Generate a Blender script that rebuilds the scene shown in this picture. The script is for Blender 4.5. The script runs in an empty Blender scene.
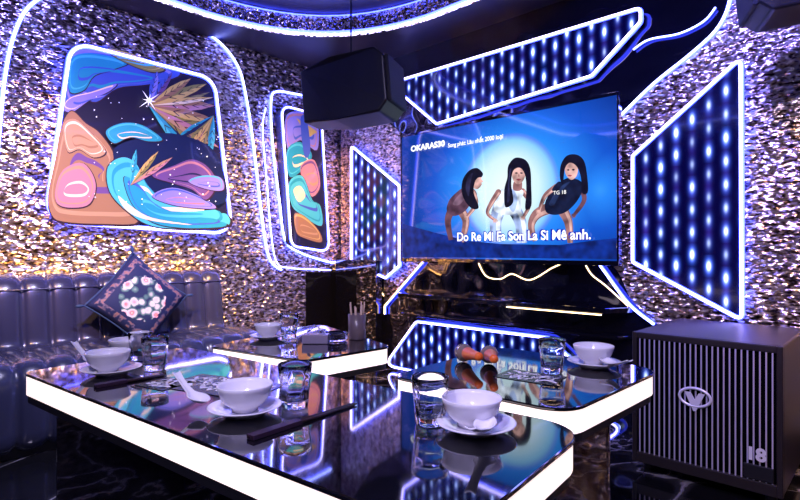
import bpy, bmesh, math, random
from mathutils import Vector, Matrix
random.seed(4)
H=1.05; TH=math.radians(43.5); F=533.33
A=4.04; B=3.40            # left wall x=-A, tv wall y=B
fw=Vector((-math.sin(TH),math.cos(TH),0)); rt=Vector((math.cos(TH),math.sin(TH),0))
C0=Vector((0,0,H))
def ray(px,py): return fw+rt*((px-400)/F)+Vector((0,0,(250-py)/F))
def onY(px,py,y=B):
    d=ray(px,py); return C0+d*(y/d.y)
def onX(px,py,x=-A):
    d=ray(px,py); return C0+d*(x/d.x)
def onZ(px,py,z):
    d=ray(px,py); return C0+d*((z-H)/d.z)
S=bpy.context.scene; COL=S.collection
S.view_settings.view_transform='Standard'; S.view_settings.look='None'; S.view_settings.exposure=0.22
# ---------------- materials
def pm(name,col=(.5,.5,.5),rough=.5,metal=0,em=None,es=0,trans=0,ior=1.45,coat=0,spec=None):
    m=bpy.data.materials.new(name); m.use_nodes=True
    p=m.node_tree.nodes['Principled BSDF']; i=p.inputs
    i['Base Color'].default_value=(*col,1); i['Roughness'].default_value=rough; i['Metallic'].default_value=metal
    i['Transmission Weight'].default_value=trans; i['IOR'].default_value=ior; i['Coat Weight'].default_value=coat
    i['Coat Roughness'].default_value=.04
    if spec is not None: i['Specular IOR Level'].default_value=spec
    if em: i['Emission Color'].default_value=(*em,1); i['Emission Strength'].default_value=es
    return m
class NT:
    def __init__(s,m): s.t=m.node_tree; s.p=s.t.nodes['Principled BSDF']
    def n(s,ty,**k):
        x=s.t.nodes.new(ty)
        for a,b in k.items(): setattr(x,a,b)
        return x
    def l(s,a,b): s.t.links.new(a,b)
    def m(s,op,a,b=None,c=None):
        x=s.n('ShaderNodeMath',operation=op)
        for i,v in enumerate((a,b,c)):
            if v is None: continue
            if isinstance(v,(int,float)): x.inputs[i].default_value=v
            else: s.l(v,x.inputs[i])
        return x.outputs[0]
    def vm(s,op,a,b=None):
        x=s.n('ShaderNodeVectorMath',operation=op)
        for i,v in enumerate((a,b)):
            if v is None: continue
            if isinstance(v,(tuple,list)): x.inputs[i].default_value=v
            else: s.l(v,x.inputs[i])
        return x.outputs[0]
    def ramp(s,fac,stops):
        r=s.n('ShaderNodeValToRGB'); e=r.color_ramp.elements
        while len(e)<len(stops): e.new(.5)
        for k,(p,c) in enumerate(stops): e[k].position=p; e[k].color=(*c,1)
        s.l(fac,r.inputs[0]); return r.outputs[0]
def hammered(name,stretch,tiltk=2.2,rough=.26):
    """crinkled metallic foil wallcovering"""
    m=pm(name,(.86,.76,.66),rough,1.0); g=NT(m)
    pos=g.n('ShaderNodeNewGeometry')
    mp=g.vm('MULTIPLY',pos.outputs['Position'],stretch)
    nz=g.n('ShaderNodeTexNoise'); nz.inputs['Scale'].default_value=1; nz.inputs['Detail'].default_value=1.2; nz.inputs['Roughness'].default_value=.5
    nz.inputs['Distortion'].default_value=.3; g.l(mp,nz.inputs['Vector'])
    tilt=g.vm('MULTIPLY',g.vm('SUBTRACT',nz.outputs['Color'],(.5,.5,.5)),(tiltk,tiltk,tiltk*1.3))
    n=g.vm('NORMALIZE',g.vm('ADD',pos.outputs['Normal'],tilt))
    g.l(n,g.p.inputs['Normal'])
    n2=g.n('ShaderNodeTexNoise'); n2.inputs['Scale'].default_value=1.3; n2.inputs['Detail'].default_value=1; g.l(mp,n2.inputs['Vector'])
    c=g.ramp(n2.outputs['Fac'],[(.35,(.09,.055,.035)),(.46,(.60,.41,.26)),(.60,(1,.82,.58))])
    g.l(c,g.p.inputs['Base Color'])
    return m
M_ham=hammered('crinkled_foil',(26,26,62),2.0,.28)
M_hamS=hammered('crinkled_silver',(45,45,45),2.2)
M_blk=pm('black_gloss',(.004,.004,.006),.05,coat=1,ior=1.55)
M_matte=pm('black_matte',(.008,.008,.011),.45)
M_dark=pm('dark_plastic',(.010,.010,.014),.42)
M_wavy=pm('black_acrylic',(.004,.004,.007),.05,coat=1)
g=NT(M_wavy); nz=g.n('ShaderNodeTexNoise'); nz.inputs['Scale'].default_value=3.2; nz.inputs['Detail'].default_value=1
gp=g.n('ShaderNodeNewGeometry'); g.l(gp.outputs['Position'],nz.inputs['Vector'])
b=g.n('ShaderNodeBump'); b.inputs['Strength'].default_value=.5; b.inputs['Distance'].default_value=.06
g.l(nz.outputs['Fac'],b.inputs['Height']); g.l(b.outputs[0],g.p.inputs['Normal']); g.l(b.outputs[0],g.p.inputs['Coat Normal'])
M_marble=pm('black_marble',(.01,.01,.012),.06,coat=.6)
g=NT(M_marble); gp=g.n('ShaderNodeNewGeometry')
nz=g.n('ShaderNodeTexNoise'); nz.inputs['Scale'].default_value=1.6; nz.inputs['Detail'].default_value=6; nz.inputs['Distortion'].default_value=1.2
g.l(gp.outputs['Position'],nz.inputs['Vector'])
v=g.m('ABSOLUTE',g.m('SUBTRACT',nz.outputs['Fac'],.5))
c=g.ramp(v,[(0,(.30,.28,.3)),(.012,(.03,.03,.035)),(.05,(.006,.006,.008))])
sep=g.n('ShaderNodeSeparateXYZ'); g.l(gp.outputs['Position'],sep.inputs[0])
def tl(o): return g.m('LESS_THAN',g.m('ABSOLUTE',g.m('SUBTRACT',g.m('FRACT',g.m('DIVIDE',o,.6)),.5)),.005)
grout=g.m('MAXIMUM',tl(sep.outputs[0]),tl(sep.outputs[1]))
mx=g.n('ShaderNodeMix',data_type='RGBA'); g.l(grout,mx.inputs[0]); g.l(c,mx.inputs[6]); mx.inputs[7].default_value=(.002,.002,.002,1)
g.l(mx.outputs[2],g.p.inputs['Base Color'])
M_ceil=pm('ceiling_black',(.010,.007,.007),.35)
M_soffit=pm('soffit_black',(.012,.008,.008),.35)
M_wallP=pm('wall_plum',(.04,.02,.06),.5)
M_leather=pm('black_leather',(.026,.028,.060),.27,coat=.4)
g=NT(M_leather); vn=g.n('ShaderNodeTexVoronoi'); vn.inputs['Scale'].default_value=220
gp=g.n('ShaderNodeNewGeometry'); g.l(gp.outputs['Position'],vn.inputs['Vector'])
b=g.n('ShaderNodeBump'); b.inputs['Strength'].default_value=.12; b.inputs['Distance'].default_value=.002
g.l(vn.outputs['Distance'],b.inputs['Height']); g.l(b.outputs[0],g.p.inputs['Normal'])
M_core=pm('neon_white',(1,1,1),.4,em=(.30,.35,1),es=10)
M_coreW=pm('neon_soft_white',(1,1,1),.4,em=(.62,.52,1),es=6)
M_halo=pm('neon_blue_glow',(.1,.15,.9),.4,em=(.04,.06,1),es=10)  # glowing blue tube behind each core imitates the neon's halo
M_warm=pm('warm_led',(1,.9,.7),.4,em=(1,.66,.32),es=5)
M_strip=pm('lit_acrylic',(1,.95,.97),.4,em=(1,.80,.74),es=1.05)
M_por=pm('porcelain',(.80,.79,.84),.15,coat=.4)
M_glass=pm('clear_glass',(1,1,1),.0,trans=1,ior=1.47)
def ledmat():
    m=pm('led_matrix',(.003,.003,.012),.12,coat=.3); g=NT(m)
    gp=g.n('ShaderNodeNewGeometry'); s=g.n('ShaderNodeSeparateXYZ'); g.l(gp.outputs['Position'],s.inputs[0])
    CX,CZ=.084,.128
    ux=g.m('DIVIDE',s.outputs[0],CX); 
    uz=g.m('ADD',g.m('DIVIDE',s.outputs[2],CZ),g.m('MULTIPLY',g.m('FLOOR',ux),.5))
    fx=g.m('MULTIPLY',g.m('SUBTRACT',g.m('FRACT',ux),.5),CX); fz=g.m('MULTIPLY',g.m('SUBTRACT',g.m('FRACT',uz),.5),CZ)
    d2=g.m('ADD',g.m('POWER',g.m('ABSOLUTE',g.m('MULTIPLY',fx,1.1)),2),g.m('POWER',g.m('ABSOLUTE',g.m('MULTIPLY',fz,.46)),2))
    core=g.m('EXPONENT',g.m('MULTIPLY',d2,-1/(.0092**2)))
    halo=g.m('EXPONENT',g.m('MULTIPLY',d2,-1/(.018**2)))
    colm=g.m('EXPONENT',g.m('MULTIPLY',g.m('POWER',g.m('ABSOLUTE',fx),2),-1/(.016**2)))
    cb=g.n('ShaderNodeCombineXYZ'); g.l(g.m('FLOOR',ux),cb.inputs[0]); g.l(g.m('FLOOR',uz),cb.inputs[2])
    wn=g.n('ShaderNodeTexWhiteNoise'); g.l(cb.outputs[0],wn.inputs['Vector'])
    nz=g.n('ShaderNodeTexNoise'); nz.inputs['Scale'].default_value=4.5; g.l(gp.outputs['Position'],nz.inputs['Vector'])
    amp=g.m('POWER',g.m('MULTIPLY_ADD',wn.outputs['Value'],.85,.25),1.4)
    var=g.m('MAXIMUM',g.m('MULTIPLY_ADD',nz.outputs['Fac'],2.6,-.95),.02)
    ca=g.m('MULTIPLY',core,amp); ha=g.m('MULTIPLY',halo,amp); cv=g.m('MULTIPLY',colm,var)
    r=g.m('ADD',g.m('MULTIPLY',ca,2.0),g.m('ADD',g.m('MULTIPLY',ha,.08),g.m('MULTIPLY',cv,.03)))
    gg=g.m('ADD',g.m('MULTIPLY',ca,2.5),g.m('ADD',g.m('MULTIPLY',ha,.22),g.m('MULTIPLY',cv,.012)))
    bb=g.m('ADD',g.m('MULTIPLY',ca,3.2),g.m('ADD',g.m('MULTIPLY',ha,1.6),g.m('ADD',g.m('MULTIPLY',cv,.20),.02)))
    co=g.n('ShaderNodeCombineColor'); g.l(r,co.inputs[0]); g.l(gg,co.inputs[1]); g.l(bb,co.inputs[2])
    g.l(co.outputs[0],g.p.inputs['Emission Color']); g.p.inputs['Emission Strength'].default_value=1.25
    return m
M_led=ledmat()
# ---------------- geometry helpers
def obj(name,verts,faces,mat=None,parent=None,smooth=False,loc=None):
    me=bpy.data.meshes.new(name); me.from_pydata([tuple(v) for v in verts],[],faces); me.update()
    o=bpy.data.objects.new(name,me); COL.objects.link(o)
    if mat: me.materials.append(mat)
    if smooth:
        for p in me.polygons: p.use_smooth=True
    if parent: o.parent=parent
    if loc is not None: o.location=loc
    return o
def fixn(o):
    bm=bmesh.new(); bm.from_mesh(o.data); bmesh.ops.recalc_face_normals(bm,faces=bm.faces); bm.to_mesh(o.data); bm.free(); return o
def empty(name,loc=(0,0,0),rz=0):
    o=bpy.data.objects.new(name,None); COL.objects.link(o); o.location=loc; o.rotation_euler=(0,0,rz); o.empty_display_size=.05; return o
def bev(o,w,seg=3):
    m=o.modifiers.new('bevel','BEVEL'); m.width=w; m.segments=seg; m.limit_method='ANGLE'; 
    return o
def box(name,lo,hi,mat,parent=None,bevel=0):
    x0,y0,z0=lo; x1,y1,z1=hi
    v=[(x0,y0,z0),(x1,y0,z0),(x1,y1,z0),(x0,y1,z0),(x0,y0,z1),(x1,y0,z1),(x1,y1,z1),(x0,y1,z1)]
    f=[(0,3,2,1),(4,5,6,7),(0,1,5,4),(1,2,6,5),(2,3,7,6),(3,0,4,7)]
    o=obj(name,v,f,mat,parent)
    if bevel: bev(o,bevel)
    return o
def roundpoly(pts,r,n=8):
    out=[]; N=len(pts)
    rr=r if isinstance(r,(list,tuple)) else [r]*N
    for i in range(N):
        p=Vector(pts[i]); a=Vector(pts[i-1])-p; c=Vector(pts[(i+1)%N])-p
        la,lc=a.length,c.length; a.normalize(); c.normalize()
        if rr[i]<=0: out.append(p.copy()); continue
        ang=math.acos(max(-1,min(1,a.dot(c)))); d=min(rr[i]/math.tan(ang/2),la*.48,lc*.48)
        q0=p+a*d; q1=p+c*d
        for k in range(n+1):
            t=k/n; out.append((1-t)**2*q0+2*t*(1-t)*(p*.82+(q0+q1)*.09)+t*t*q1)
    return out
def prism(name,pts,z0,z1,mat,parent=None,bevel=0):
    n=len(pts); v=[(p[0],p[1],z0) for p in pts]+[(p[0],p[1],z1) for p in pts]
    f=[tuple(range(n))[::-1],tuple(range(n,2*n))]+[(i,(i+1)%n,n+(i+1)%n,n+i) for i in range(n)]
    o=fixn(obj(name,v,f,mat,parent))
    if bevel: bev(o,bevel,2)
    return o
def slab(name,pts,axis,thick,mat,parent=None,bevel=0):
    n=len(pts); t=Vector(thick); v=[Vector(p) for p in pts]+[Vector(p)+t for p in pts]
    f=[tuple(range(n)),tuple(range(n,2*n))[::-1]]+[(i,(i+1)%n,n+(i+1)%n,n+i) for i in range(n)]
    o=fixn(obj(name,v,f,mat,parent))
    if bevel: bev(o,bevel,2)
    return o
def tube(name,pts,r,mat,parent=None,closed=False,seg=8):
    P=[Vector(p) for p in pts]; n=len(P); rs=r if isinstance(r,(list,tuple)) else [r]*n
    V=[];Fc=[]; up=None
    for i in range(n):
        if closed: t=(P[(i+1)%n]-P[i-1])
        else: t=P[min(i+1,n-1)]-P[max(i-1,0)]
        t.normalize()
        if up is None:
            up=Vector((0,0,1)) if abs(t.z)<.9 else Vector((1,0,0))
        s=t.cross(up).normalized(); up=s.cross(t).normalized()
        for k in range(seg):
            a=2*math.pi*k/seg; V.append(P[i]+(s*math.cos(a)+up*math.sin(a))*rs[i])
    m=n if closed else n-1
    for i in range(m):
        for k in range(seg):
            a=i*seg+k; b_=i*seg+(k+1)%seg; c=((i+1)%n)*seg+(k+1)%seg; d=((i+1)%n)*seg+k
            Fc.append((a,b_,c,d))
    if not closed: Fc+= [tuple(range(seg))[::-1],tuple(range((n-1)*seg,n*seg))]
    return fixn(obj(name,V,Fc,mat,parent,smooth=True))
def catmull(pts,closed=False,n=8):
    P=[Vector(p) for p in pts]; N=len(P); out=[]
    for i in range(N if closed else N-1):
        if closed: a,b_,c,d=P[i-1],P[i],P[(i+1)%N],P[(i+2)%N]
        else: a,b_,c,d=P[max(i-1,0)],P[i],P[i+1],P[min(i+2,N-1)]
        for k in range(n):
            t=k/n; out.append(.5*((2*b_)+(c-a)*t+(2*a-5*b_+4*c-d)*t*t+(3*b_-a-3*c+d)*t**3))
    if not closed: out.append(P[-1])
    return out
def lathe(name,prof,mat,parent=None,seg=40,mod=None,loc=None):
    V=[];Fc=[]; n=len(prof)
    for (r,z) in prof:
        for k in range(seg):
            a=2*math.pi*k/seg; rr=r*(mod(a,z,r) if mod else 1); V.append((rr*math.cos(a),rr*math.sin(a),z))
    for i in range(n-1):
        for k in range(seg): Fc.append((i*seg+k,i*seg+(k+1)%seg,(i+1)*seg+(k+1)%seg,(i+1)*seg+k))
    o=obj(name,V,Fc,mat,parent,smooth=True,loc=loc)
    bm=bmesh.new(); bm.from_mesh(o.data); bmesh.ops.remove_doubles(bm,verts=bm.verts,dist=1e-6); bmesh.ops.recalc_face_normals(bm,faces=bm.faces); bm.to_mesh(o.data); bm.free()
    return o
def neon(name,pts,nrm,closed=False,r=.007,parent=None,core=None):
    """LED neon flex: white core + added blue tube behind it imitating the halo; nrm points into the room"""
    e=parent or empty(name,pts[0])
    off=Vector(e.location) if not parent else Vector((0,0,0))
    nv=Vector(nrm)
    P=[Vector(p)-off+nv*(r*3.2) for p in pts]; Q=[Vector(p)-off+nv*(r*1.7) for p in pts]
    tube('tube_core',P,r,core or M_core,e,closed); tube('tube_halo',Q,r*1.65,M_halo,e,closed)
    return e
# ---------------- room shell
ZC=2.92; ZS=2.75; XR=1.3; YF=-1.7
box('floor',(-A-.1,YF-.1,-.1),(XR+.1,B+.1,0),M_marble)
box('wall_left',(-A-.1,YF,0),(-A,B,ZC),M_ham)
box('wall_back',(-A-.1,B,0),(XR+.1,B+.1,ZC),M_wavy)
box('wall_right',(XR,YF,0),(XR+.1,B,ZC),M_wallP)
box('wall_front',(-A-.1,YF-.1,0),(XR+.1,YF,ZC),M_wallP)
box('ceiling',(-A-.1,YF-.1,ZC),(XR+.1,B+.1,ZC+.1),M_ceil)
# soffit
inner=roundpoly([(-3.7,-1.3),(.95,-1.3),(.95,3.0),(-3.7,3.0)],[.6,.6,.9,1.15],14)
bm=bmesh.new()
def loop(pts,z):
    vs=[bm.verts.new((p[0],p[1],z)) for p in pts]; return vs,[bm.edges.new((vs[i],vs[(i+1)%len(vs)])) for i in range(len(vs))]
v1,e1=loop(inner,ZS); v2,e2=loop([(-A,YF),(XR,YF),(XR,B),(-A,B)],ZS)
bmesh.ops.triangle_fill(bm,use_beauty=True,edges=e1+e2)
me=bpy.data.meshes.new('ceiling_soffit'); bm.to_mesh(me); bm.free(); me.materials.append(M_soffit)
so=bpy.data.objects.new('ceiling_soffit',me); COL.objects.link(so)
n=len(inner)
obj('trim_1',[(p[0],p[1],ZS-.005) for p in inner]+[(p[0],p[1],ZC) for p in inner],[(i,(i+1)%n,n+(i+1)%n,n+i) for i in range(n)],M_hamS)
cen=Vector((-1.4,.9))
e=empty('cove_light',(0,0,0))
def cl(ins,zz):
    pts=[]
    for p in inner:
        d=(cen-Vector((p[0],p[1]))).normalized(); pts.append((p[0]+d.x*ins,p[1]+d.y*ins,zz))
    return pts
tube('cove_tube_a',cl(.012,ZS+.010),.008,M_core,e,True); tube('cove_tube_b',cl(.012,ZC-.012),.005,M_halo,e,True)
tube('cove_tube_blue',cl(.014,ZS+.030),.008,M_halo,e,True)
# ---------------- textured cladding on tv wall
def Yp(l,y=B): return [onY(x,yy,y) for x,yy in l]
slab('wall_cladding',Yp([(341,58),(372,110),(400,132),(402,262),(420,262),(384,310),(384,262),(341,262)],B-.015),'y',(0,.012,0),M_ham)
R=catmull([(606,262),(618,272),(632,300),(655,322)],n=6)
poly=[(v.x,v.y) for v in [Vector((p[0],p[1])) for p in R]]
sw=catmull([(738,-30),(729,8),(716,32),(690,56),(655,84),(622,116)],n=6)
P3=[onY(x,y,B-.015) for x,y in poly]+[Vector((-.42,B-.015,.10)),Vector((XR-.01,B-.015,.10)),Vector((XR-.01,B-.015,2.74))]+[onY(p.x,max(p.y,-25),B-.015) for p in sw]
slab('wall_cladding',P3,'y',(0,.012,0),M_ham)
NY=(0,-1,0); NX=(1,0,0)
neon('neon_light',[onY(p.x,p.y,B-.015) for p in catmull([(733,-20),(729,8),(716,32),(690,56),(655,84),(622,116)],n=6)],NY,r=.007)
neon('neon_light',[onY(p.x,p.y,B-.015) for p in catmull([(596,258),(606,272),(630,304),(655,324)],n=6)],NY,r=.0065)
neon('neon_light',[onY(p.x,p.y,B-.015) for p in catmull([(634,50),(650,40),(680,34),(704,22),(716,8)],n=6)],NY,r=.004)
neon('neon_light',Yp([(424,262),(386,306),(386,314)],B-.015),NY,r=.006,core=M_warm)
for l in ([(478,262),(486,276),(500,279),(512,274),(530,280),(552,268),(566,262)],[(585,264),(592,275),(606,286),(628,306)],[(340,268),(360,272),(372,280),(384,296)]):
    e=empty('led_strip_curve',onY(*l[0],B)); off=e.location
    tube('led_flex',[onY(p.x,p.y,B-.006)-off for p in catmull(l,n=6)],.004,M_warm,e)
# LED panels
def led_panel(px,rad,y,th=.045,r=.007):
    pts=[onY(a,b_,y) for a,b_ in px]; return led_panel_w([(p.x,p.z) for p in pts],rad,y,th,r)
def led_panel_w(pts,rad,y,th=.045,r=.007):
    o2=roundpoly(pts,rad,6); e=empty('led_wall_panel',(pts[0][0],y,pts[0][1])); off=Vector(e.location)
    slab('panel_face',[Vector((p[0],y,p[1]))-off for p in o2],'y',(0,th,0),M_led,e)
    P=[Vector((p[0],y,p[1]))-off for p in o2]
    tube('edge_core',[p+Vector((0,-r*1.6,0)) for p in P],r,M_coreW,e,True)
    tube('edge_halo',[p+Vector((0,.004,0)) for p in P],r*1.8,M_halo,e,True)
    return e
yp=B-.06
led_panel([(741,58),(742,320),(633,262),(633,156)],.02,yp,r=.0075)
led_panel([(352,146),(400,186),(400,266),(386,278),(352,262)],.02,yp,r=.008)
led_panel([(402,80),(641,8),(641,22),(592,76),(437,124),(404,96)],.03,yp,r=.0075)
led_panel_w([(-.985*B,.03),(-.876*B,H-.60),(-.52*B,H-.60),(-.36*B,.03)],.05,yp,r=.007)
# ---------------- tv wall ledge / console below tv
cs=empty('tv_console',(0,0,0))
p0=-.93*B; p1=-.36*B
slab('top_shelf',[Vector((p0,B-.02,.66)),Vector((p0+.1,B-.2,.66)),Vector((p1-.1,B-.2,.66)),Vector((p1,B-.02,.66))],'z',(0,0,.035),M_blk,cs,.004)
slab('lower_lip',[Vector((p0,B-.02,.50)),Vector((p0+.06,B-.12,.50)),Vector((p1-.06,B-.12,.50)),Vector((p1,B-.02,.50))],'z',(0,0,.02),M_blk,cs,.003)
tube('shelf_led',[(p0+1.15,B-.205,.655),(p1-.12,B-.205,.655)],.004,M_warm,cs)
box('pillar',(-A+.05,B-.10,.0),(onY(384,262).x,B-.02,H-.09),M_blk,cs,.005)
# ---------------- wall art
def art(px_outer,x,name,bg,shapes,rad=.1,depth=.07,outer=None,r=.008):
    e=empty(name,onX(*px_outer[0],x)); off=Vector(e.location)
    pts=[onX(a,b_,x) for a,b_ in px_outer]
    o2=roundpoly([(p.y,p.z) for p in pts],rad,8)
    P=[Vector((x,p[0],p[1]))-off for p in o2]
    slab('frame_body',[p+Vector((-.003,0,0)) for p in P],'x',(-depth,0,0),M_matte,e)
    slab('print',P,'x',(-.002,0,0),bg,e)
    tube('frame_neon',[p+Vector((r*1.5,0,0)) for p in P],r,M_coreW,e,True)
    tube('frame_halo',P,r*1.9,M_halo,e,True)
    k=0
    def put(col,l):
        nonlocal k; k+=1
        Q=[onX(a,b_,x) for a,b_ in l]
        Q=[Vector((x+.00016*k+.001,q.y,q.z))-off for q in Q]
        obj('print_shape_%d'%k,Q,[tuple(range(len(Q)))],col,e)
    for it in shapes:
        col,sh,sm=it[:3]
        l=[(p.x,p.y) for p in catmull([Vector((a,b_)) for a,b_ in sh],True,5)] if sm else sh
        if sm and len(it)>3:
            mx_=sum(p[0] for p in l)/len(l); my_=sum(p[1] for p in l)/len(l)
            put(ink['br'],[(mx_+(a-mx_)*1.03+.5,my_+(b_-my_)*1.03+.7) for a,b_ in l])
            put(col,l)
            c2,c3=it[3]
            put(c2,[(mx_+(a-mx_)*.90-.5,my_+(b_-my_)*.86-.8) for a,b_ in l])
            put(col,[(mx_+(a-mx_)*.86-.6,my_+(b_-my_)*.76-.2) for a,b_ in l])
            put(c3,[(mx_+(a-mx_)*.62+1.5,my_+(b_-my_)*.36+1.5) for a,b_ in l])
            put(col,[(mx_+(a-mx_)*.58+1.0,my_+(b_-my_)*.24+1) for a,b_ in l])
        else: put(col,l)
    return e
def am(c,es=.34): return pm('print_ink_glow',c,.35,em=c,es=es,coat=.3)  # inks emit some of their own colour so the print looks lit
ink=dict(bg=am((.010,.008,.022)),or1=am((.30,.15,.07)),or2=am((.42,.24,.12)),pk=am((.42,.18,.20)),teal=am((.02,.26,.34)),teal2=am((.06,.42,.46)),
 blue=am((.05,.09,.38)),lil=am((.22,.19,.50)),gold=am((.55,.36,.10)),cream=am((.75,.58,.36)),navy=am((.006,.012,.05)),wht=am((.9,.9,.95),.8),br=am((.030,.013,.02)),ol=am((.22,.19,.05)),ppl=am((.13,.06,.18)))
I=ink; sh=[]
sh.append((I['blue'],[(70,50),(100,46),(150,60),(180,74),(150,84),(118,88),(96,102),(80,96),(66,104),(62,80)],True,(I['lil'],I['teal'])))
sh.append((I['teal'],[(74,56),(96,54),(128,62),(112,70),(94,76),(84,90),(70,92),(68,72)],True,(I['teal2'],I['blue'])))
sh.append((I['ol'],[(104,48),(132,54),(164,68),(150,72),(120,60)],True,(I['gold'],I['teal2'])))
sh.append((I['lil'],[(62,108),(70,98),(92,92),(116,84),(108,92),(90,100),(72,112)],True,(I['cream'],I['blue'])))
# leaf blades fanning out on the upper right
def blade(tip,w,c1,c2,base=(148,106)):
    bx,by=base; dx,dy=tip[0]-bx,tip[1]-by; L=math.hypot(dx,dy); dx/=L; dy/=L; nx,ny=-dy,dx
    def q(t,s): return (bx+dx*L*t+nx*s*w,by+dy*L*t+ny*s*w)
    sh.append((c1,[q(0,0),q(.25,.55),q(.55,1),q(.8,.7),tip,q(.5,0)],False))
    sh.append((c2,[q(0,0),q(.5,0),tip,q(.8,-.7),q(.55,-1),q(.25,-.55)],False))
    for t in (.35,.5,.65,.8):
        sh.append((I['br'],[q(t,0),q(t+.10,.75*(1.25-t)),q(t+.115,.7*(1.25-t)),q(t+.03,0)],False)); sh.append((I['br'],[q(t,0),q(t+.10,-.75*(1.25-t)),q(t+.115,-.7*(1.25-t)),q(t+.03,0)],False))
for tip,w_l,c1,c2 in [((210,92),5,'ol','br'),((217,136),6,'ppl','ol'),((219,160),6,'ol','ppl'),((172,72),4.5,'ppl','blue'),((204,172),6,'teal','navy'),
   ((206,84),5,'gold','ol'),((214,106),5.5,'pk','or1'),((216,122),5,'gold','or1'),((218,148),5,'or2','pk'),((190,79),4.5,'or1','gold'),((156,72),4,'lil','blue'),((190,160),4.5,'teal2','teal'),((212,98),3,'cream','gold')]:
    blade(tip,w_l,I[c1],I[c2])
for tip,w_l,c1,c2 in [((182,150),3.5,'ol','gold'),((194,160),3.5,'gold','ol'),((208,158),3.5,'teal','teal2'),((174,140),3.5,'teal','navy')]:
    blade(tip,w_l,I[c1],I[c2],(212,116))
sh.append((I['or1'],[(51,216),(47,196),(54,160),(60,128),(70,112),(84,124),(98,134),(112,156),(104,176),(110,198),(136,222),(100,224),(64,222)],True,(I['or2'],I['ppl'])))
sh.append((I['or2'],[(62,126),(74,120),(90,134),(104,152),(92,158),(78,150),(66,152)],True,(I['cream'],I['or1'])))
sh.append((I['pk'],[(54,190),(62,170),(82,164),(94,184),(88,204),(70,208),(56,204)],True,(I['or2'],I['cream'])))
sh.append((I['navy'],[(112,150),(140,138),(170,134),(206,146),(220,168),(224,200),(200,206),(170,198),(140,196),(120,178)],True))
sh.append((I['teal2'],[(106,168),(120,158),(134,164),(146,186),(170,206),(206,214),(224,214),(225,226),(190,229),(150,226),(126,212),(108,192)],True,(I['teal'],I['cream'])))
sh.append((I['teal'],[(122,178),(136,184),(152,204),(186,218),(220,222),(220,227),(180,228),(150,222),(130,204)],True,(I['blue'],I['teal2'])))
sh.append((I['cream'],[(116,196),(130,207),(150,218),(190,225),(150,221),(126,212)],True))
sh.append((I['lil'],[(150,196),(170,188),(196,196),(214,208),(190,208),(166,204)],True,(I['blue'],I['pk'])))
sh.append((I['ppl'],[(150,176),(172,166),(190,160),(206,168),(214,184),(204,200),(190,190),(172,184)],True,(I['pk'],I['navy'])))
sh.append((I['teal'],[(104,132),(120,124),(140,126),(160,140),(146,142),(128,138),(112,144)],True,(I['teal2'],I['cream'])))
sh.append((I['lil'],[(186,182),(200,176),(218,178),(221,190),(206,190)],True,(I['teal2'],I['blue'])))
for tip,w_l,c1,c2 in [((134,150),3,'teal','teal2'),((156,152),3,'ol','gold'),((170,158),3,'pk','or2')]:
    blade(tip,w_l,I[c1],I[c2],(128,186))
for i in range(60):
    x=random.uniform(86,216); y=random.uniform(92,206); s=random.uniform(.4,.9)
    sh.append((I['wht'],[(x-s,y),(x,y-s),(x+s,y),(x,y+s)],False))
for k in range(8):
    a=math.pi*k/4+.2; L=12 if k%2 else 7
    sh.append((I['wht'],[(146+math.cos(a+1.57)*.8,102+math.sin(a+1.57)*.8),(146+math.cos(a)*L,102+math.sin(a)*L),(146-math.cos(a+1.57)*.8,102-math.sin(a+1.57)*.8)],False))
art([(45,221),(232,234),(214,79),(71,42)],-A+.075,'wall_art',I['bg'],sh,.13)
sh=[(I['lil'],[(286,116),(304,112),(317,120),(317,150),(300,140),(288,150)],True,(I['pk'],I['blue'])),(I['teal'],[(287,150),(300,142),(312,156),(300,172),(289,176)],True,(I['teal2'],I['cream'])),
(I['gold'],[(296,118),(312,128),(317,132),(308,138)],False),(I['pk'],[(300,168),(314,160),(320,186),(310,196)],True,(I['ppl'],I['or2'])),(I['teal2'],[(289,182),(302,176),(312,200),(320,206),(321,226),(300,214),(291,204)],True,(I['teal'],I['blue'])),
(I['or1'],[(294,214),(304,216),(318,230),(321,242),(304,238),(296,232)],True,(I['gold'],I['or2'])),(I['cream'],[(293,190),(300,186),(305,196),(298,202)],True),(I['blue'],[(300,120),(306,118),(310,150),(304,156)],True)]
art([(291,246),(329,252),(321,116),(281,105)],-A+.11,'wall_art',I['bg'],sh,.08,depth=.1,r=.006)
o1=catmull([(-14,240),(-4,160),(4,80),(14,34),(30,6),(60,-8),(110,-6),(170,16),(212,38),(236,66),(246,104),(254,160),(261,220),(268,258),(280,270)],n=8)
neon('neon_light',[onX(p.x,p.y) for p in o1],NX,r=.0075)
o1=catmull([(330,106),(310,98),(292,94),(276,92),(270,100),(271,140),(278,200),(284,240),(300,253),(328,262),(334,262)],n=8)
neon('neon_light',[onX(p.x,p.y) for p in o1],NX,r=.007)
o1=catmull([(265,108),(262,130),(266,180),(270,230),(276,262),(290,268),(330,270)],n=8)
neon('neon_light',[onX(p.x,p.y) for p in o1],NX,r=.004)
slab('wall_cladding',[onX(a,b_,-A+.004) for a,b_ in [(306,272),(338,272),(338,400),(306,400)]],'x',(-.003,0,0),M_wavy)
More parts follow.
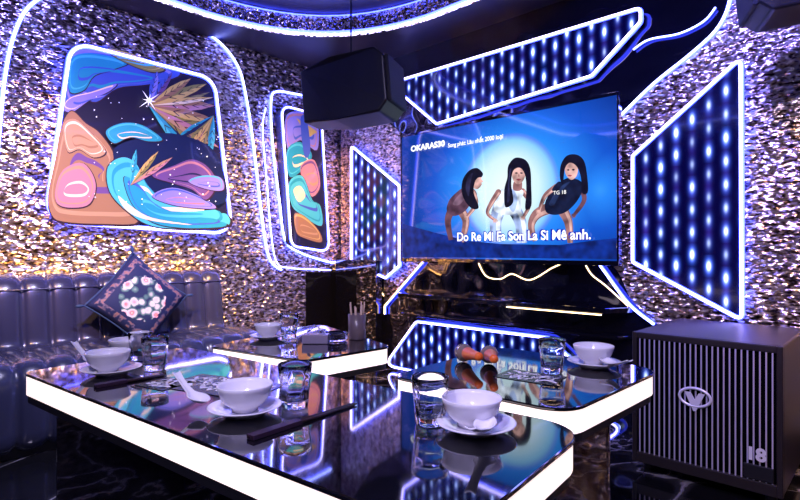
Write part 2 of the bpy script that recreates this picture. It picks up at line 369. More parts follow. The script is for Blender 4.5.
# ---------------- sofa
def sofa():
    prof=[(.80,.06),(.84,.10),(.86,.25),(.86,.37),(.83,.44),(.76,.47),(.60,.475),(.42,.46),(.33,.46),(.29,.50),(.275,.60),(.255,.72),(.235,.81),(.20,.86),(.14,.875),(.07,.87),(.05,.84),(.05,.06)]
    P=[Vector((a,b_,0)) for a,b_ in prof]
    P2=catmull(P[:-1],n=3)+[P[-1]]
    y0=-.10;y1=2.02;cw=.1395; nch=round((y1-y0)/cw); cw=(y1-y0)/nch; K=10
    V=[];Fc=[]; m=len(P2)
    for j in range(nch*K+1):
        f=(j%K)/K; y=y0+j*cw/K
        bulge=.028*math.sqrt(max(0,1-(2*f-1)**2)) if j%K else 0
        if j in (0,nch*K): bulge=-.01
        for i,p in enumerate(P2):
            t=(P2[min(i+1,m-1)]-P2[max(i-1,0)]).normalized(); nr=Vector((t.y,-t.x,0))
            w=1 if i<m-3 else 0
            q=p+nr*bulge*w
            V.append((-A+q.x,y,q.y))
    for j in range(nch*K):
        for i in range(m-1): Fc.append((j*m+i,j*m+i+1,(j+1)*m+i+1,(j+1)*m+i))
    Fc.append(tuple(range(m))); Fc.append(tuple(range(nch*K*m,nch*K*m+m))[::-1])
    return fixn(obj('sofa_upholstery',V,Fc,M_leather,smooth=True))
so=sofa(); e=empty('sofa',(0,0,0)); so.parent=e
tube('piping',[(-A+.262,y,.815) for y in (-.1,2.02)],.006,M_leather,e)
box('plinth',(-A+.05,-.1,0),(-A+.78,2.0,.07),M_matte,e)
# ---------------- pillow
def pillow():
    n=22; s=.225; V=[];Fc=[]
    for side in (1,-1):
        for i in range(n+1):
            for j in range(n+1):
                u=2*i/n-1; v=2*j/n-1
                pin=1-.07*((1-u*u)*v*v+(1-v*v)*u*u)
                h=.075*((1-u**4)*(1-v**4))**.55
                V.append((u*s*pin,v*s*pin,side*h))
    N=(n+1)**2
    for sd in (0,1):
        for i in range(n):
            for j in range(n):
                a=sd*N+i*(n+1)+j; q=(a,a+1,a+n+2,a+n+1); Fc.append(q if sd else q[::-1])
    m=pm('pillow_fabric',(.02,.03,.10),.75); g=NT(m)
    tc=g.n('ShaderNodeTexCoord'); s_=g.n('ShaderNodeSeparateXYZ'); g.l(tc.outputs['Object'],s_.inputs[0])
    mm=g.m('MAXIMUM',g.m('ABSOLUTE',s_.outputs[0]),g.m('ABSOLUTE',s_.outputs[1]))
    cb=g.n('ShaderNodeCombineXYZ'); g.l(s_.outputs[0],cb.inputs[0]); g.l(s_.outputs[1],cb.inputs[1])
    nz=g.n('ShaderNodeTexNoise'); nz.inputs['Scale'].default_value=30; g.l(cb.outputs[0],nz.inputs['Vector'])
    vo=g.n('ShaderNodeTexVoronoi'); vo.inputs['Scale'].default_value=17; g.l(g.vm('ADD',cb.outputs[0],g.vm('MULTIPLY',nz.outputs['Color'],(.02,.02,0))),vo.inputs['Vector'])
    fl=g.ramp(vo.outputs['Distance'],[(0,(.95,.80,.55)),(.14,(.85,.16,.16)),(.30,(.90,.45,.45)),(.42,(.75,.65,.60)),(.52,(.10,.22,.18)),(.64,(.01,.02,.07))])
    bd=g.ramp(nz.outputs['Fac'],[(.44,(.006,.014,.065)),(.52,(.14,.11,.16)),(.6,(.30,.14,.10)),(.68,(.02,.04,.12))])
    ln=g.n('ShaderNodeVectorMath',operation='LENGTH'); g.l(cb.outputs[0],ln.inputs[0])
    lr=g.m('ADD',ln.outputs['Value'],g.m('MULTIPLY',nz.outputs['Fac'],.06))
    inc=g.m('LESS_THAN',lr,.172)
    rg=g.m('MULTIPLY',g.m('GREATER_THAN',mm,.160),g.m('LESS_THAN',mm,.192))
    m1=g.n('ShaderNodeMix',data_type='RGBA'); g.l(rg,m1.inputs[0]); m1.inputs[6].default_value=(.006,.014,.065,1); g.l(bd,m1.inputs[7])
    m2=g.n('ShaderNodeMix',data_type='RGBA'); g.l(inc,m2.inputs[0]); g.l(m1.outputs[2],m2.inputs[6]); g.l(fl,m2.inputs[7])
    g.l(m2.outputs[2],g.p.inputs['Base Color'])
    e=empty('throw_pillow',(-A+.44,1.34,.725))
    o=obj('cushion',V,Fc,m,e,smooth=True)
    bm=bmesh.new(); bm.from_mesh(o.data); bmesh.ops.remove_doubles(bm,verts=bm.verts,dist=1e-4); bmesh.ops.recalc_face_normals(bm,faces=bm.faces); bm.to_mesh(o.data); bm.free()
    rope=pm('pillow_trim',(.02,.05,.12),.7)
    ed=[]
    for k in range(4):
        for i in range(n):
            u=2*i/n-1; pin=1-.07*(1-u*u)
            a=(u*s,-s*pin,0) if k==0 else (s*pin,u*s,0) if k==1 else (-u*s,s*pin,0) if k==2 else (-s*pin,-u*s,0)
            ed.append(a)
    tube('rope_edge',ed,.006,rope,e,True,6)
    for sx in (-1,1):
        for sy in (-1,1):
            c=Vector((sx*s,sy*s,0)); d=Vector((sx,sy,0)).normalized()
            tube('tassel',[c,c+d*.012,c+d*.03,c+d*.045],[.004,.009,.010,.006],rope,e)
    e.rotation_mode='QUATERNION'
    Mx=Matrix.Rotation(math.radians(-14),4,'Y')@Matrix(((0,0,1,0),(1,0,0,0),(0,1,0,0),(0,0,0,1)))@Matrix.Rotation(math.radians(47),4,'Z')
    e.rotation_quaternion=Mx.to_quaternion(); e.scale=(1.0,1.0,.98)
    return e
pillow()
# ---------------- television
YT=3.27
tv=empty('television',onY(402,258,YT)); off=Vector(tv.location)
tl_=onY(402,137,YT); br_=onY(617,260,YT)
x0,x1=tl_.x,br_.x; w=x1-x0; z0=onY(402,258,YT).z; z1=z0+w*9/16
scr=pm('tv_picture',(.005,.005,.01),.06,coat=.6); g=NT(scr)
gp=g.n('ShaderNodeNewGeometry'); s_=g.n('ShaderNodeSeparateXYZ'); g.l(gp.outputs['Position'],s_.inputs[0])
cc0=onY(510,188,YT)
dx=g.m('DIVIDE',g.m('SUBTRACT',s_.outputs[0],cc0.x),.95); dz=g.m('DIVIDE',g.m('SUBTRACT',s_.outputs[2],cc0.z),.75)
d=g.m('SQRT',g.m('ADD',g.m('MULTIPLY',dx,dx),g.m('MULTIPLY',dz,dz)))
cR=onY(600,190,YT)
dR=g.m('SQRT',g.m('ADD',g.m('POWER',g.m('ABSOLUTE',g.m('SUBTRACT',s_.outputs[0],cR.x)),2),g.m('POWER',g.m('ABSOLUTE',g.m('SUBTRACT',s_.outputs[2],cR.z)),2)))
dd=g.m('MINIMUM',d,g.m('ADD',g.m('MULTIPLY',dR,1.4),.42))
DC=onY(508,190,YT)
de=g.m('SQRT',g.m('ADD',g.m('POWER',g.m('ABSOLUTE',g.m('SUBTRACT',s_.outputs[0],DC.x)),2),g.m('POWER',g.m('ABSOLUTE',g.m('SUBTRACT',s_.outputs[2],DC.z)),2)))
c=g.ramp(dd,[(.30,(.06,.40,1)),(.5,(.02,.24,.92)),(.75,(.006,.09,.6)),(1.0,(.003,.04,.32))])
spot=g.ramp(de,[(0,(.90,.98,1)),(.24,(.65,.90,1)),(.35,(.25,.62,1)),(.41,(0,0,0))])
ad=g.vm('MAXIMUM',c,spot)
g.l(ad,g.p.inputs['Emission Color']); g.p.inputs['Emission Strength'].default_value=.95
def ybox(nm,xa,xb,za,zb,ya,yb,mat,bevel=0):
    return box(nm,(xa-off.x,ya-off.y,za-off.z),(xb-off.x,yb-off.y,zb-off.z),mat,tv,bevel)
ybox('cabinet_back',x0-.012,x1+.012,z0-.03,z1+.02,YT+.004,YT+.05,M_blk,.006)
ybox('wall_mount',x0+w*.3,x0+w*.7,z0+.2,z1-.2,YT+.05,B,M_matte)
ybox('screen',x0,x1,z0,z1,YT,YT+.006,scr)
for nm,a in (('bezel_l',(x0-.012,x0,z0-.03,z1+.02)),('bezel_r',(x1,x1+.012,z0-.03,z1+.02)),('bezel_b',(x0,x1,z0-.03,z0)),('bezel_t',(x0,x1,z1,z1+.02))):
    ybox(nm,*a,YT-.006,YT+.01,M_blk,.002)
def emat(c,s=1.,var=True): 
    m=pm('picture_color',(.01,.01,.01),.5,em=c,es=s,spec=.1)
    if var:
        g=NT(m); gp=g.n('ShaderNodeNewGeometry'); nz=g.n('ShaderNodeTexNoise'); nz.inputs['Scale'].default_value=16; nz.inputs['Detail'].default_value=1; g.l(gp.outputs['Position'],nz.inputs['Vector'])
        g.l(g.m('MULTIPLY',g.m('MULTIPLY_ADD',nz.outputs['Fac'],2.6,-.3),s),g.p.inputs['Emission Strength'])
    return m
E=dict(hair=emat((.004,.004,.012)),hair2=emat((.02,.02,.06)),skin=emat((.30,.14,.14)),skl=emat((.62,.36,.33)),skd=emat((.12,.05,.07)),blk=emat((.004,.008,.03)),bl2=emat((.015,.03,.10)),
   wt=emat((.75,.85,1),1.0),wt2=emat((.38,.50,.85)),tx=emat((1,1,1),1.2,False),to=emat((.01,.02,.45),1,False),brn=emat((.09,.04,.07)),br2=emat((.16,.09,.14)),db=emat((.002,.02,.20)),lp=emat((.35,.05,.08)))
kk=[0]
def pic(col,l,sm=True,n=5):
    kk[0]+=1
    if sm: l=[(p.x,p.y) for p in catmull([Vector((a,b_)) for a,b_ in l],True,n)]
    Q=[onY(a,b_,YT) for a,b_ in l]; Q=[Vector((min(max(q.x,x0),x1),YT-.0008-.0002*kk[0],min(max(q.z,z0),z1)))-off for q in Q]
    obj('picture_%d'%kk[0],Q,[tuple(range(len(Q)))],E[col],tv)
def limb(col,pts,ws,hl=None,hand=None):
    """tapered limb: centre line + half widths, rounded shoulder end"""
    P=catmull([Vector(p) for p in pts],n=6); m=len(P); L=[];R=[]
    for i,p in enumerate(P):
        t=i/(m-1)*(len(ws)-1); k=min(int(t),len(ws)-2); wd=ws[k]+(ws[k+1]-ws[k])*(t-k)
        d=(P[min(i+1,m-1)]-P[max(i-1,0)]).normalized(); nn=Vector((-d.y,d.x)); L.append(p+nn*wd); R.append(p-nn*wd)
    d0=(P[1]-P[0]).normalized(); n0=Vector((-d0.y,d0.x))
    cap=[P[0]-n0*ws[0]*math.cos(a)-d0*ws[0]*math.sin(a) for a in (.5,1.1,1.57,2.04,2.64)]
    pic(col,[(q.x,q.y) for q in L+R[::-1]+cap],False)
    if hl:
        L2=[p+(l-p)*-.1 for p,l in zip(P,L)]; R2=[p+(r-p)*.75 for p,r in zip(P,R)]
        pic(hl,[(q.x,q.y) for q in L2+R2[::-1]],False)
    if hand:
        e_=P[-1]; d=(P[-1]-P[-2]).normalized(); nn=Vector((-d.y,d.x)); c_=hl or col
        pic(c_,[tuple(e_+nn*1.5-d*.6),tuple(e_+nn*1.8+d*1.8),tuple(e_-nn*1.8+d*1.8),tuple(e_-nn*1.5-d*.6)])
        for k_,ln_ in zip((-1.35,-.45,.45,1.35),(1.7,2.4,2.5,1.9)):
            a_=e_+nn*k_+d*1.4; b2=a_+d*ln_+nn*k_*.25; pic(c_,[tuple(a_+nn*.36),tuple(b2+nn*.26),tuple(b2-nn*.26),tuple(a_-nn*.36)],False)
        a_=e_+nn*1.5+d*.2; b2=a_+nn*1.5+d*1.1; pic(c_,[tuple(a_+d*.4),tuple(b2+d*.3),tuple(b2-d*.2),tuple(a_-d*.4)],False)
pic('db',[(403,224),(440,234),(470,241),(500,244),(560,245),(590,241),(617,238),(617,259),(403,257)],False)
# left dancer, bent forward, hands on knees
limb('skd',[(454,206),(448,220),(451,240)],[4.5,3.2,2.2])
limb('skin',[(459,208),(466,221),(462,242)],[5,3.6,2.3],'skl')
pic('brn',[(447,211),(449,201),(456,193),(465,187),(474,189),(477,196),(471,204),(464,212),(454,216)])
pic('br2',[(453,204),(458,196),(466,190),(472,191),(466,198),(459,205)])
limb('skin',[(473,192),(476,204),(467,217)],[2.8,2.2,1.6],'skl',True)
pic('skl',[(474,175),(479,174),(482,177),(481.5,179),(483.6,181.5),(481.8,182.6),(482,185),(478,189),(474,188),(472,181)])
pic('hair',[(462,192),(463,180),(469,171),(477,168),(483,173),(482,177),(478,178),(475,183),(474,193),(479,207),(473,209),(466,202)])
pic('hair2',[(466,188),(468,178),(473,173),(471,182),(469,196)])
# centre dancer
limb('wt2',[(500,208),(496,222),(497,242)],[7,6,5],'wt'); limb('wt2',[(514,208),(521,223),(522,243)],[7,6,5],'wt')
limb('skin',[(523,191),(530,203),(524,217)],[2.8,2.2,1.5],'skl',True)
pic('wt',[(495,211),(496,201),(499,192),(507,187),(517,187),(524,192),(521,201),(521,211),(508,215)])
pic('wt2',[(507,190),(514,190),(518,200),(514,212),(508,204)])
limb('skin',[(499,192),(492,203),(488,213),(495,220)],[2.8,2.3,1.7,1.4],'skl',True)
pic('skin',[(515,181),(522,180),(522,190),(514,190)])
pic('skl',[(513,169),(518,165),(525,168),(526,176),(522,183),(517,184),(513,178)])
pic('lp',[(517,179.5),(519.5,178.8),(522,179.5),(519.5,180.8)],True,3)
pic('hair',[(515.5,173),(517.5,172.4),(518.5,173.4),(517,174)],True,3); pic('hair',[(520.5,173),(522.5,172.4),(523.5,173.4),(522,174)],True,3)
pic('skin',[(519.6,173),(520.4,176.6),(518.8,176.8)],False)
pic('hair',[(508,178),(509,166),(516,158),(526,160),(531,169),(532,186),(532,206),(526,209),(527,192),(526,176),(521,168),(514,171),(512,184),(514,202),(506,207),(505,190)])
pic('hair2',[(509,184),(510,172),(512,169),(510,184),(511,198),(508,202)])
# right dancer, bent sideways, hand to knee
limb('skin',[(553,207),(538,214),(532,226),(536,241)],[6,5,3.4,2.3],'skl'); limb('skin',[(562,208),(569,222),(571,243)],[6,4.2,2.6],'skl')
limb('skd',[(581,186),(585,200),(575,215)],[3,2.3,1.6],None,True)
pic('blk',[(547,212),(546,203),(551,193),(560,183),(570,178),(581,181),(584,188),(580,198),(573,207),(565,213),(555,215)])
pic('bl2',[(550,204),(556,193),(564,185),(571,182),(562,192),(555,205)])
limb('skin',[(557,187),(546,196),(540,211)],[3,2.3,1.6],'skl',True)
pic('blk',[(553,190),(559,182),(563,184),(558,192)])
pic('skl',[(566,167),(570,162),(576,163),(579,170),(577,177),(572,180),(567,175)])
pic('lp',[(568.5,175.5),(571,175),(573,175.8),(571,176.8)],True,3)
pic('hair',[(568,170),(569.6,169.4),(570.6,170.4),(569,171)],True,3); pic('hair',[(573,169.6),(575,169.2),(575.8,170.2),(574,171)],True,3)
pic('hair',[(561,178),(562,165),(568,156),(578,155),(585,161),(588,174),(589,192),(583,193),(582,178),(578,167),(571,163),(566,169),(564,184)])
def text(s,px,py,size,mat,dz=0,parent=tv,Y=YT,extr=0,bold=0,wx=None):
    cu=bpy.data.curves.new('caption','FONT'); cu.body=s; cu.size=size; cu.offset=bold; cu.extrude=extr
    o=bpy.data.objects.new('caption',cu); COL.objects.link(o); bpy.context.view_layer.update()
    p=onY(px,py,Y)
    if wx: o.scale=(wx/o.dimensions.x,1,1)
    dg=bpy.context.evaluated_depsgraph_get(); me=bpy.data.meshes.new_from_object(o.evaluated_get(dg))
    sc=o.scale.copy(); bpy.data.objects.remove(o)
    o=bpy.data.objects.new('caption',me); COL.objects.link(o); me.materials.clear(); me.materials.append(mat)
    o.scale=sc; o.rotation_euler=(math.pi/2,0,0); o.parent=parent; o.location=Vector((p.x,Y-.026-dz,p.z))-Vector(parent.location)
    if parent is not tv: o.location.y+=.014
    return o
wx=onY(592,240,YT).x-onY(459,240,YT).x
text('Do Re Mi Fa Son La Si Mê anh.',459,241,.090,E['to'],0,bold=.008,wx=wx)
text('Do Re Mi Fa Son La Si Mê anh.',459,241,.090,E['tx'],.002,bold=.002,wx=wx)
text('OKARAS30',413,152,.062,E['tx'],bold=.003,wx=onY(447,152,YT).x-onY(413,152,YT).x)
text('Song phát: Lâu nhất 2000 loại',450,148,.045,E['tx'],bold=.001,wx=onY(505,143,YT).x-onY(450,148,YT).x)
text('TG 18',555,195,.035,E['tx'])
# ---------------- subwoofer
cS=2.6; lx=onY(632,333,cS); rx=onY(783,345,cS); zb=.05; ztop=(lx.z+rx.z)/2
sub=empty('subwoofer',(lx.x,cS,0)); off=Vector(sub.location); W=rx.x-lx.x; D=.70; T=ztop
M_cab=pm('speaker_paint',(.016,.012,.013),.42); M_bar=pm('grille_bar',(.50,.47,.58),.40,metal=.2)
box('cabinet',(0,.02,zb),(W,D,T),M_cab,sub,.012)
box('grille_recess',(.02,.016,zb+.03),(W-.02,.0205,T-.02),pm('recess_black',(.001,.001,.002),.9,spec=.05),sub)
for a in ((0,0,zb,.022,T),(W-.022,0,zb,W,T)): box('front_rail',(a[0],0,a[2]),(a[3],.03,a[4]),M_cab,sub,.005)
box('front_rail_top',(.02,0,T-.03),(W-.02,.03,T),M_cab,sub,.005); box('front_rail_bottom',(.02,0,zb),(W-.02,.03,zb+.05),M_cab,sub,.005)
nb=25
for i in range(nb):
    x=.035+(W-.07)*i/(nb-1); box('grille_bar',(x-.0028,.001,zb+.05),(x+.0028,.006,T-.03),M_bar,sub,.001)
cxl=W*.46; czl=(T+zb)/2+.045
M_logo=pm('logo_silver',(.85,.85,.9),.3,metal=.3)
ring=[(cxl+math.cos(a)*.062,-.004,czl+math.sin(a)*.040) for a in [2*math.pi*i/32 for i in range(32)]]
tube('badge_ring',ring,.006,M_logo,sub,True)
slab('badge_v',[(cxl-.040,-.008,czl+.020),(cxl-.016,-.008,czl+.020),(cxl,-.008,czl-.010),(cxl+.016,-.008,czl+.020),(cxl+.040,-.008,czl+.020),(cxl+.005,-.008,czl-.060),(cxl-.005,-.008,czl-.060)],'y',(0,.006,0),M_logo,sub)
box('badge_plate',(W-.135,-.004,zb+.055),(W-.03,.010,zb+.115),M_matte,sub,.003)
text('18',746,457,.072,M_logo,0,parent=sub,Y=cS,bold=.003)
for fx_ in (.05,W-.05):
    for fy in (.07,D-.07): lathe('foot',[(0,0),(.022,0),(.022,.05),(0,.05)],M_matte,sub,16,loc=(fx_,fy,0))
# ---------------- hanging loudspeakers
def loudspeaker(px,py,t,length,hf,hb,wd,yaw,pitch):
    d=ray(px,py); c=C0+d*t
    e=empty('hanging_speaker',c); 
    L=length/2
    out=[(-L,-hb*.5),(-L,hb*.5),(-L*.2,hf*.5),(L*.80,hf*.5),(L,hf*.34),(L,-hf*.34),(L*.80,-hf*.5),(-L*.2,-hf*.5)]
    V=[];n=len(out)
    for s in (-1,1):
        for x,z in out:
            ww=wd/2*(1 if x>-L*.5 else .7); V.append((x,s*ww,z))
    Fc=[tuple(range(n)),tuple(range(n,2*n))[::-1]]+[(i,(i+1)%n,n+(i+1)%n,n+i) for i in range(n)]
    o=fixn(obj('cabinet',V,Fc,M_dark,e)); bev(o,.012,3)
    gm=pm('speaker_grille',(.012,.012,.016),.6); gv=NT(gm); vo=gv.n('ShaderNodeTexVoronoi'); vo.inputs['Scale'].default_value=120
    b=gv.n('ShaderNodeBump'); b.inputs['Strength'].default_value=.6; gv.l(vo.outputs['Distance'],b.inputs['Height']); gv.l(b.outputs[0],gv.p.inputs['Normal'])
    box('grille',(L-.005,-wd*.46,-hf*.36),(L+.018,wd*.46,hf*.36),gm,e,.008)
    e.rotation_euler=(0,pitch,yaw)
    br=empty('speaker_bracket',c); zt=ZC-c.z
    box('ceiling_plate',(-.07,-.07,zt-.012),(.07,.07,zt),M_matte,br,.003)
    tube('pole',[(0,0,hf*.40),(0,0,zt-.01)],.005,M_matte,br)
    return e,br
loudspeaker(351,93,2.85,.50,.33,.28,.26,TH-math.radians(20),math.radians(-5))
loudspeaker(812,-22,2.2,.46,.28,.22,.26,TH+math.radians(160),math.radians(6))
# ---------------- tables
ZT=H-.36
def cam2w(r,f): return (rt*r+fw*f)
def table(corners,rads,inset=.09,legh=None):
    pts=[cam2w(*c) for c in corners]; c0=sum(pts,Vector())/len(pts)
    e=empty('coffee_table',(c0.x,c0.y,0)); P=[((p-c0).x,(p-c0).y) for p in pts]
    top=roundpoly(P,rads,10)
    prism('glass_top',top,ZT-.009,ZT,M_blk,e,.003)
    def sc(k): return [p-(Vector((p[0],p[1])).normalized())*k for p in top]
    prism('lit_edge',sc(.004),ZT-.063,ZT-.010,M_strip,e)
    prism('under_frame',sc(.010),ZT-.085,ZT-.064,M_matte,e)
    prism('pedestal',sc(inset+.03),.05,ZT-.085,M_blk,e); prism('plinth',sc(inset+.06),0,.05,M_matte,e)
    return e
al=math.radians(52.5); LV=Vector((-math.sin(al),math.cos(al))); SV=Vector((math.cos(al),math.sin(al)))
Bc=Vector((.384,1.078)); W1=.52; L1=1.49
cor=[Bc,Bc+LV*L1,Bc+LV*L1-SV*W1,Bc-SV*W1]
table([tuple(c) for c in cor],[.10,.05,.03,.10])
table([(.80,1.615),(.375,1.185),(-.03,1.53),(.36,1.99)],[.09,.08,.05,.06],inset=.1)
table([(-.03,2.00),(-.315,1.735),(-.72,2.0),(-.40,2.62)],[.05,.05,.04,.06],inset=.1)
# ---------------- tableware
def T(px,py): 
    p=onZ(px,py,ZT); return Vector((p.x,p.y,ZT))
def saucer(p,s=1):
    o=lathe('saucer',[(0,.004),(.035,.004),(.037,.0),(.042,.0),(.044,.004),(.062,.011),(.078,.018),(.080,.020),(.077,.021),(.060,.0155),(.044,.009),(0,.008)],M_por,loc=p+Vector((0,0,.0002))); o.scale=(s,s,s); return o
def bowl(p,z=.0,s=1):
    o=lathe('rice_bowl',[(0,.005),(.022,.005),(.024,0),(.028,0),(.029,.008),(.043,.018),(.053,.032),(.058,.048),(.0605,.056),(.059,.0575),(.056,.050),(.050,.034),(.040,.021),(.024,.012),(0,.010)],M_por,loc=p+Vector((0,0,z+.0004))); o.scale=(s,s,s*1.02); return o
def glass(p,s=1):
    def mod(a,z,r):
        if r<.02 : return 1
        k=max(0,min(1,(.066-z)/.01)); return 1-.05*k*abs(math.sin(5*a))
    o=lathe('drinking_glass',[(0,.001),(.028,.001),(.031,.004),(.033,.03),(.0355,.06),(.037,.072),(.039,.098),(.0385,.0995),(.037,.098),(.0352,.074),(.032,.050),(.029,.022),(.025,.018),(0,.017)],M_glass,seg=60,mod=mod,loc=p+Vector((0,0,.0004))); o.scale=(s,s,s)
    return o
def spoon(p,ang,tilt=0,z=.0,s=1):
    n=22;m=10;V=[];Fc=[]
    for i in range(n+1):
        t=i/n
        if t<.5: w=.022*math.sin(math.pi*min(1,(t/.5)*.80+.10))**.7; dp=.013*math.sin(math.pi*min(1,t/.5*.9+.06))**.8
        else: w=.0105-.0035*math.sin((t-.5)*math.pi*2)*.5; dp=.004
        x=.125*t; zc=.034*max(0,(t-.42))**1.3*2
        for j in range(m+1):
            v=2*j/m-1; V.append((x,v*w,zc+dp*(v*v-1)+.014))
    for i in range(n):
        for j in range(m): a=i*(m+1)+j; Fc.append((a,a+1,a+m+2,a+m+1))
    o=obj('soup_spoon',V,Fc,M_por,smooth=True); sm=o.modifiers.new('s','SOLIDIFY'); sm.thickness=.0028
    o.location=p+Vector((0,0,z)); o.rotation_euler=(0,tilt,ang); o.scale=(s,s,s); return o
M_stick=pm('chopstick_wood',(.03,.015,.015),.35); M_slv=pm('chopstick_sleeve',(.03,.012,.03),.5)
def chops(pa,pb):
    a=T(*pa);b_=T(*pb); d=(b_-a); e=empty('chopsticks',a); n=Vector((-d.y,d.x,0)).normalized()
    for s in (-1,1):
        tube('stick',[n*s*.005+Vector((0,0,.0045)),d*.5+n*s*.005+Vector((0,0,.0045)),d+n*s*.004+Vector((0,0,.0035))],[.0042,.0036,.0022],M_stick,e)
    u=d.normalized(); L=d.length*.42; q=[n*.011,u*L+n*.011,u*L-n*.011,-n*.011]
    prism('paper_sleeve',[(v.x,v.y) for v in q],.0005,.0095,M_slv,e,.001)
    return e
def cang(dx,dy):
    v=rt*dx+fw*dy; return math.atan2(v.y,v.x)
# near table, right setting
p=T(476,431); saucer(p); bowl(p+rt*-.008+fw*.006,.008)
spoon(p+rt*.022-fw*.03,cang(-.45,-1),math.radians(8),.026)
glass(T(430,424))
# middle setting
p=T(245,414); saucer(p); bowl(p,.008); spoon(p+rt*-.085-fw*.0,cang(-.75,.55),math.radians(-6),.016)
glass(T(295,407)); chops((250,440),(355,405))
# left settings
p=T(112,374); saucer(p); bowl(p-rt*.012,.008); spoon(p-rt*.05+fw*.02,cang(-.8,.4),math.radians(-8),.018)
glass(T(155,370)); glass(T(140,360),.92); chops((95,388),(165,376))
p=T(128,356); bowl(p,0)
# right table
p=T(594,367); saucer(p); bowl(p+fw*.004,.008); spoon(p-fw*.035+rt*.01,cang(.25,-1),math.radians(8),.024)
glass(T(552,373))
# far table
p=T(268,339); saucer(p,.9); bowl(p,.008,.9); glass(T(289,338)); 
def votive(p): return lathe('glass_ashtray',[(0,.002),(.045,.002),(.05,.006),(.052,.032),(.049,.034),(.044,.012),(0,.010)],M_glass,loc=p+Vector((0,0,.0004)),seg=32)
votive(T(335,341))
def holder(p):
    e=empty('chopstick_holder',p+Vector((0,0,.0005)))
    lathe('cup',[(0,.0),(.032,0),(.034,.004),(.036,.10),(.034,.10),(.031,.008),(0,.006)],pm('holder_cup',(.12,.09,.10),.3),e,24)
    for i in range(9):
        a=i*.9; r=.017; q=Vector((math.cos(a)*r,math.sin(a)*r,.01)); t=Vector((math.cos(a)*.03,math.sin(a)*.03,.13+.01*(i%3)))
        tube('stick',[q,t],[.003,.003],pm('sticks',(.5,.35,.25),.5),e,seg=6)
    return e
holder(T(357,339))
def tissue(p):
    e=empty('napkin_dispenser',p+Vector((0,0,.0005)),TH)
    box('dispenser_body',(-.05,-.03,0),(.05,.03,.035),pm('acrylic',(.25,.22,.3),.15),e,.004)
    V=[];Fc=[]
    for i in range(9):
        for j in range(5):
            u=i/8-.5; v=j/4-.5; V.append((u*.07,v*.02+.008*math.sin(i*1.7),.035+.03*(1-abs(u)*1.6)+.006*math.sin(i*2+j)))
    for i in range(8):
        for j in range(4): a=i*5+j; Fc.append((a,a+1,a+6,a+5))
    o=obj('napkin',V,Fc,M_por,e,smooth=True); return e
tissue(T(316,343))
# microphones
M_foam=pm('mic_mesh',(.26,.19,.16),.65,metal=.2); M_or=pm('orange_handle',(.85,.16,.02),.35,coat=.3)
g=NT(M_foam); vo=g.n('ShaderNodeTexVoronoi'); vo.inputs['Scale'].default_value=260; b=g.n('ShaderNodeBump'); b.inputs['Strength'].default_value=.8
g.l(vo.outputs['Distance'],b.inputs['Height']); g.l(b.outputs[0],g.p.inputs['Normal'])
def mic(p,ang):
    o=empty('microphone',p+Vector((0,0,.0265)),ang)
    hd=lathe('head',[(0,.038),(.012,.036),(.022,.028),(.027,.014),(.027,-.004),(.023,-.020),(.019,-.028),(0,-.028)],M_foam,o,32)
    rg=lathe('collar',[(0,-.004),(.0275,-.004),(.0285,0),(.0275,.004),(0,.004)],pm('mic_ring',(.7,.7,.72),.25,metal=1),o,32)
    hn=lathe('handle',[(0,-.028),(.019,-.028),(.0205,-.034),(.019,-.05),(.015,-.08),(.0125,-.12),(.0125,-.128),(0,-.13)],M_or,o,32)
    for c in (hd,rg,hn): c.rotation_euler=(0,math.radians(90),0)
    o.rotation_euler=(0,math.radians(5),ang)
    return o
mic(T(464,362)+Vector((0,0,.004)),cang(-.25,1)); mic(T(489,364)+Vector((0,0,.004)),cang(.05,1))
# printed table mats
def mat(p,ang,w,d):
    e=empty('printed_leaflet',p+Vector((0,0,.0006)),ang)
    box('sheet',(-w/2,-d/2,0),(w/2,d/2,.001),pm('leaflet_black',(.01,.01,.012),.25),e)
    wm=pm('leaflet_ink',(.9,.88,.9),.4)
    rr=random.Random(int(w*1000))
    for row in range(3):
        x=-w/2+.015
        while x<w/2-.045:
            l=rr.uniform(.03,.055); y=d/2-.03-row*(d-.04)/3
            pts=catmull([Vector((x,y+rr.uniform(-.012,.012),.0018)),Vector((x+l*.4,y+rr.uniform(-.022,.022),.0018)),Vector((x+l*.6,y+rr.uniform(-.022,.022),.0018)),Vector((x+l,y+rr.uniform(-.012,.012),.0018))],n=4)
            V=[];Fc=[]
            for k,q in enumerate(pts):
                wd=.0085*(1-.5*abs(2*k/(len(pts)-1)-1)); V+= [(q.x,q.y-wd,.0016),(q.x+.002,q.y+wd,.0016)]
                if k: Fc.append((2*k-2,2*k,2*k+1,2*k-1))
            obj('lettering',V,Fc,wm,e); x+=l*.62
    return e
mat(T(222,386),cang(1,-.45),.30,.16); mat(T(530,377),cang(1,-.75),.17,.12); mat(T(165,384),cang(1,-.6),.12,.10)
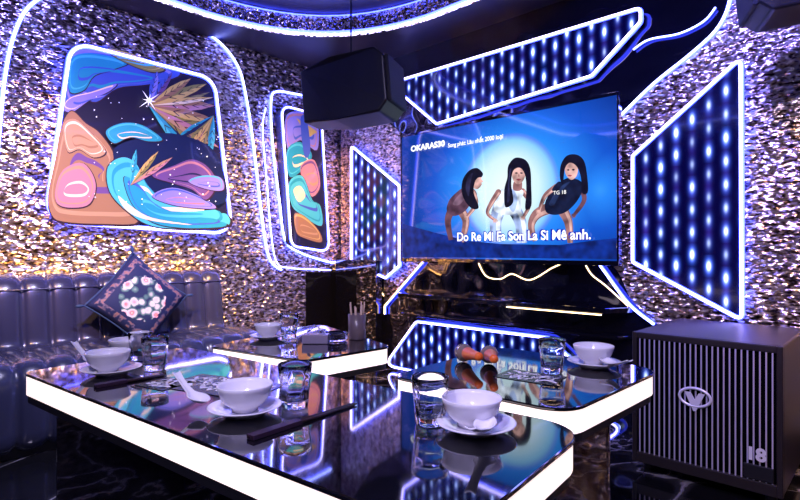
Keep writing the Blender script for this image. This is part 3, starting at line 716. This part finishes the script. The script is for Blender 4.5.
# ---------------- lights
def lamp(ty,loc,col,en,size=.1,tgt=None,spot=70,name='lamp'):
    l=bpy.data.lights.new(name,ty); l.color=col; l.energy=en
    if ty=='AREA': l.size=size
    else: l.shadow_soft_size=size
    if ty=='SPOT': l.spot_size=math.radians(spot); l.spot_blend=.8
    o=bpy.data.objects.new(name,l); COL.objects.link(o); o.location=loc
    if tgt is not None: o.rotation_euler=(Vector(tgt)-Vector(loc)).to_track_quat('-Z','Y').to_euler()
    return o
def fill_spot(x,y,col,en,tgt,spot=80,size=.06):  # added fill spots in invented ceiling fixtures, tinting walls, sofa and tables
    e=empty('added_fill_spot',(x,y,ZC-.001))
    lathe('trim_ring',[(.05,0),(.062,0),(.062,-.008),(.05,-.012),(.045,0)],pm('fill_spot_trim',(.5,.5,.5),.3,metal=1),e,24)
    o=lamp('SPOT',(0,0,-.02),col,en,size,None,spot,'fill_spot_lamp'); o.parent=e
    o.rotation_euler=(Vector(tgt)-Vector((x,y,ZC))).to_track_quat('-Z','Y').to_euler()
WARM=(1,.55,.17)
fill_spot(-2.2,1.9,WARM,900,(-4.0,2.9,.8),58)
fill_spot(-1.4,-.2,WARM,800,(-4.0,1.4,1.15),40)
fill_spot(-1.6,.9,(.66,.62,1),480,(-3.6,1.1,.6),64)
fill_spot(-.6,-.4,(.9,.78,1),130,(-1.2,1.0,.6),80)
fill_spot(.6,1.2,WARM,260,(.2,3.3,.9),55)
fill_spot(.3,-.6,(.6,.52,1),260,(-.8,2.6,.5),80)
fill_spot(-1.0,.2,(.16,.16,1),800,(-4.0,1.2,2.2),70)
fill_spot(-.6,1.2,(.16,.15,1),500,(-.2,3.4,2.0),95)
# added warm fill light, unseen behind the sofa back, washing the wall
al_=bpy.data.lights.new('sofa_back_fill','AREA'); al_.shape='RECTANGLE'; al_.size=.03; al_.size_y=2.1; al_.color=WARM; al_.energy=24
ao=bpy.data.objects.new('sofa_back_fill',al_); COL.objects.link(ao); ao.location=(-A+.026,.96,.83); ao.rotation_euler=(math.pi,0,0)
w_=bpy.data.worlds.new('w'); S.world=w_; w_.use_nodes=True; w_.node_tree.nodes['Background'].inputs[0].default_value=(.02,.015,.05,1); w_.node_tree.nodes['Background'].inputs[1].default_value=.3
# ---------------- camera
cd=bpy.data.cameras.new('camera'); cam=bpy.data.objects.new('camera',cd); COL.objects.link(cam); cam.location=C0; cam.rotation_euler=(math.pi/2,0,TH)
cd.lens=24; cd.sensor_width=36; cd.clip_start=.02; S.camera=cam
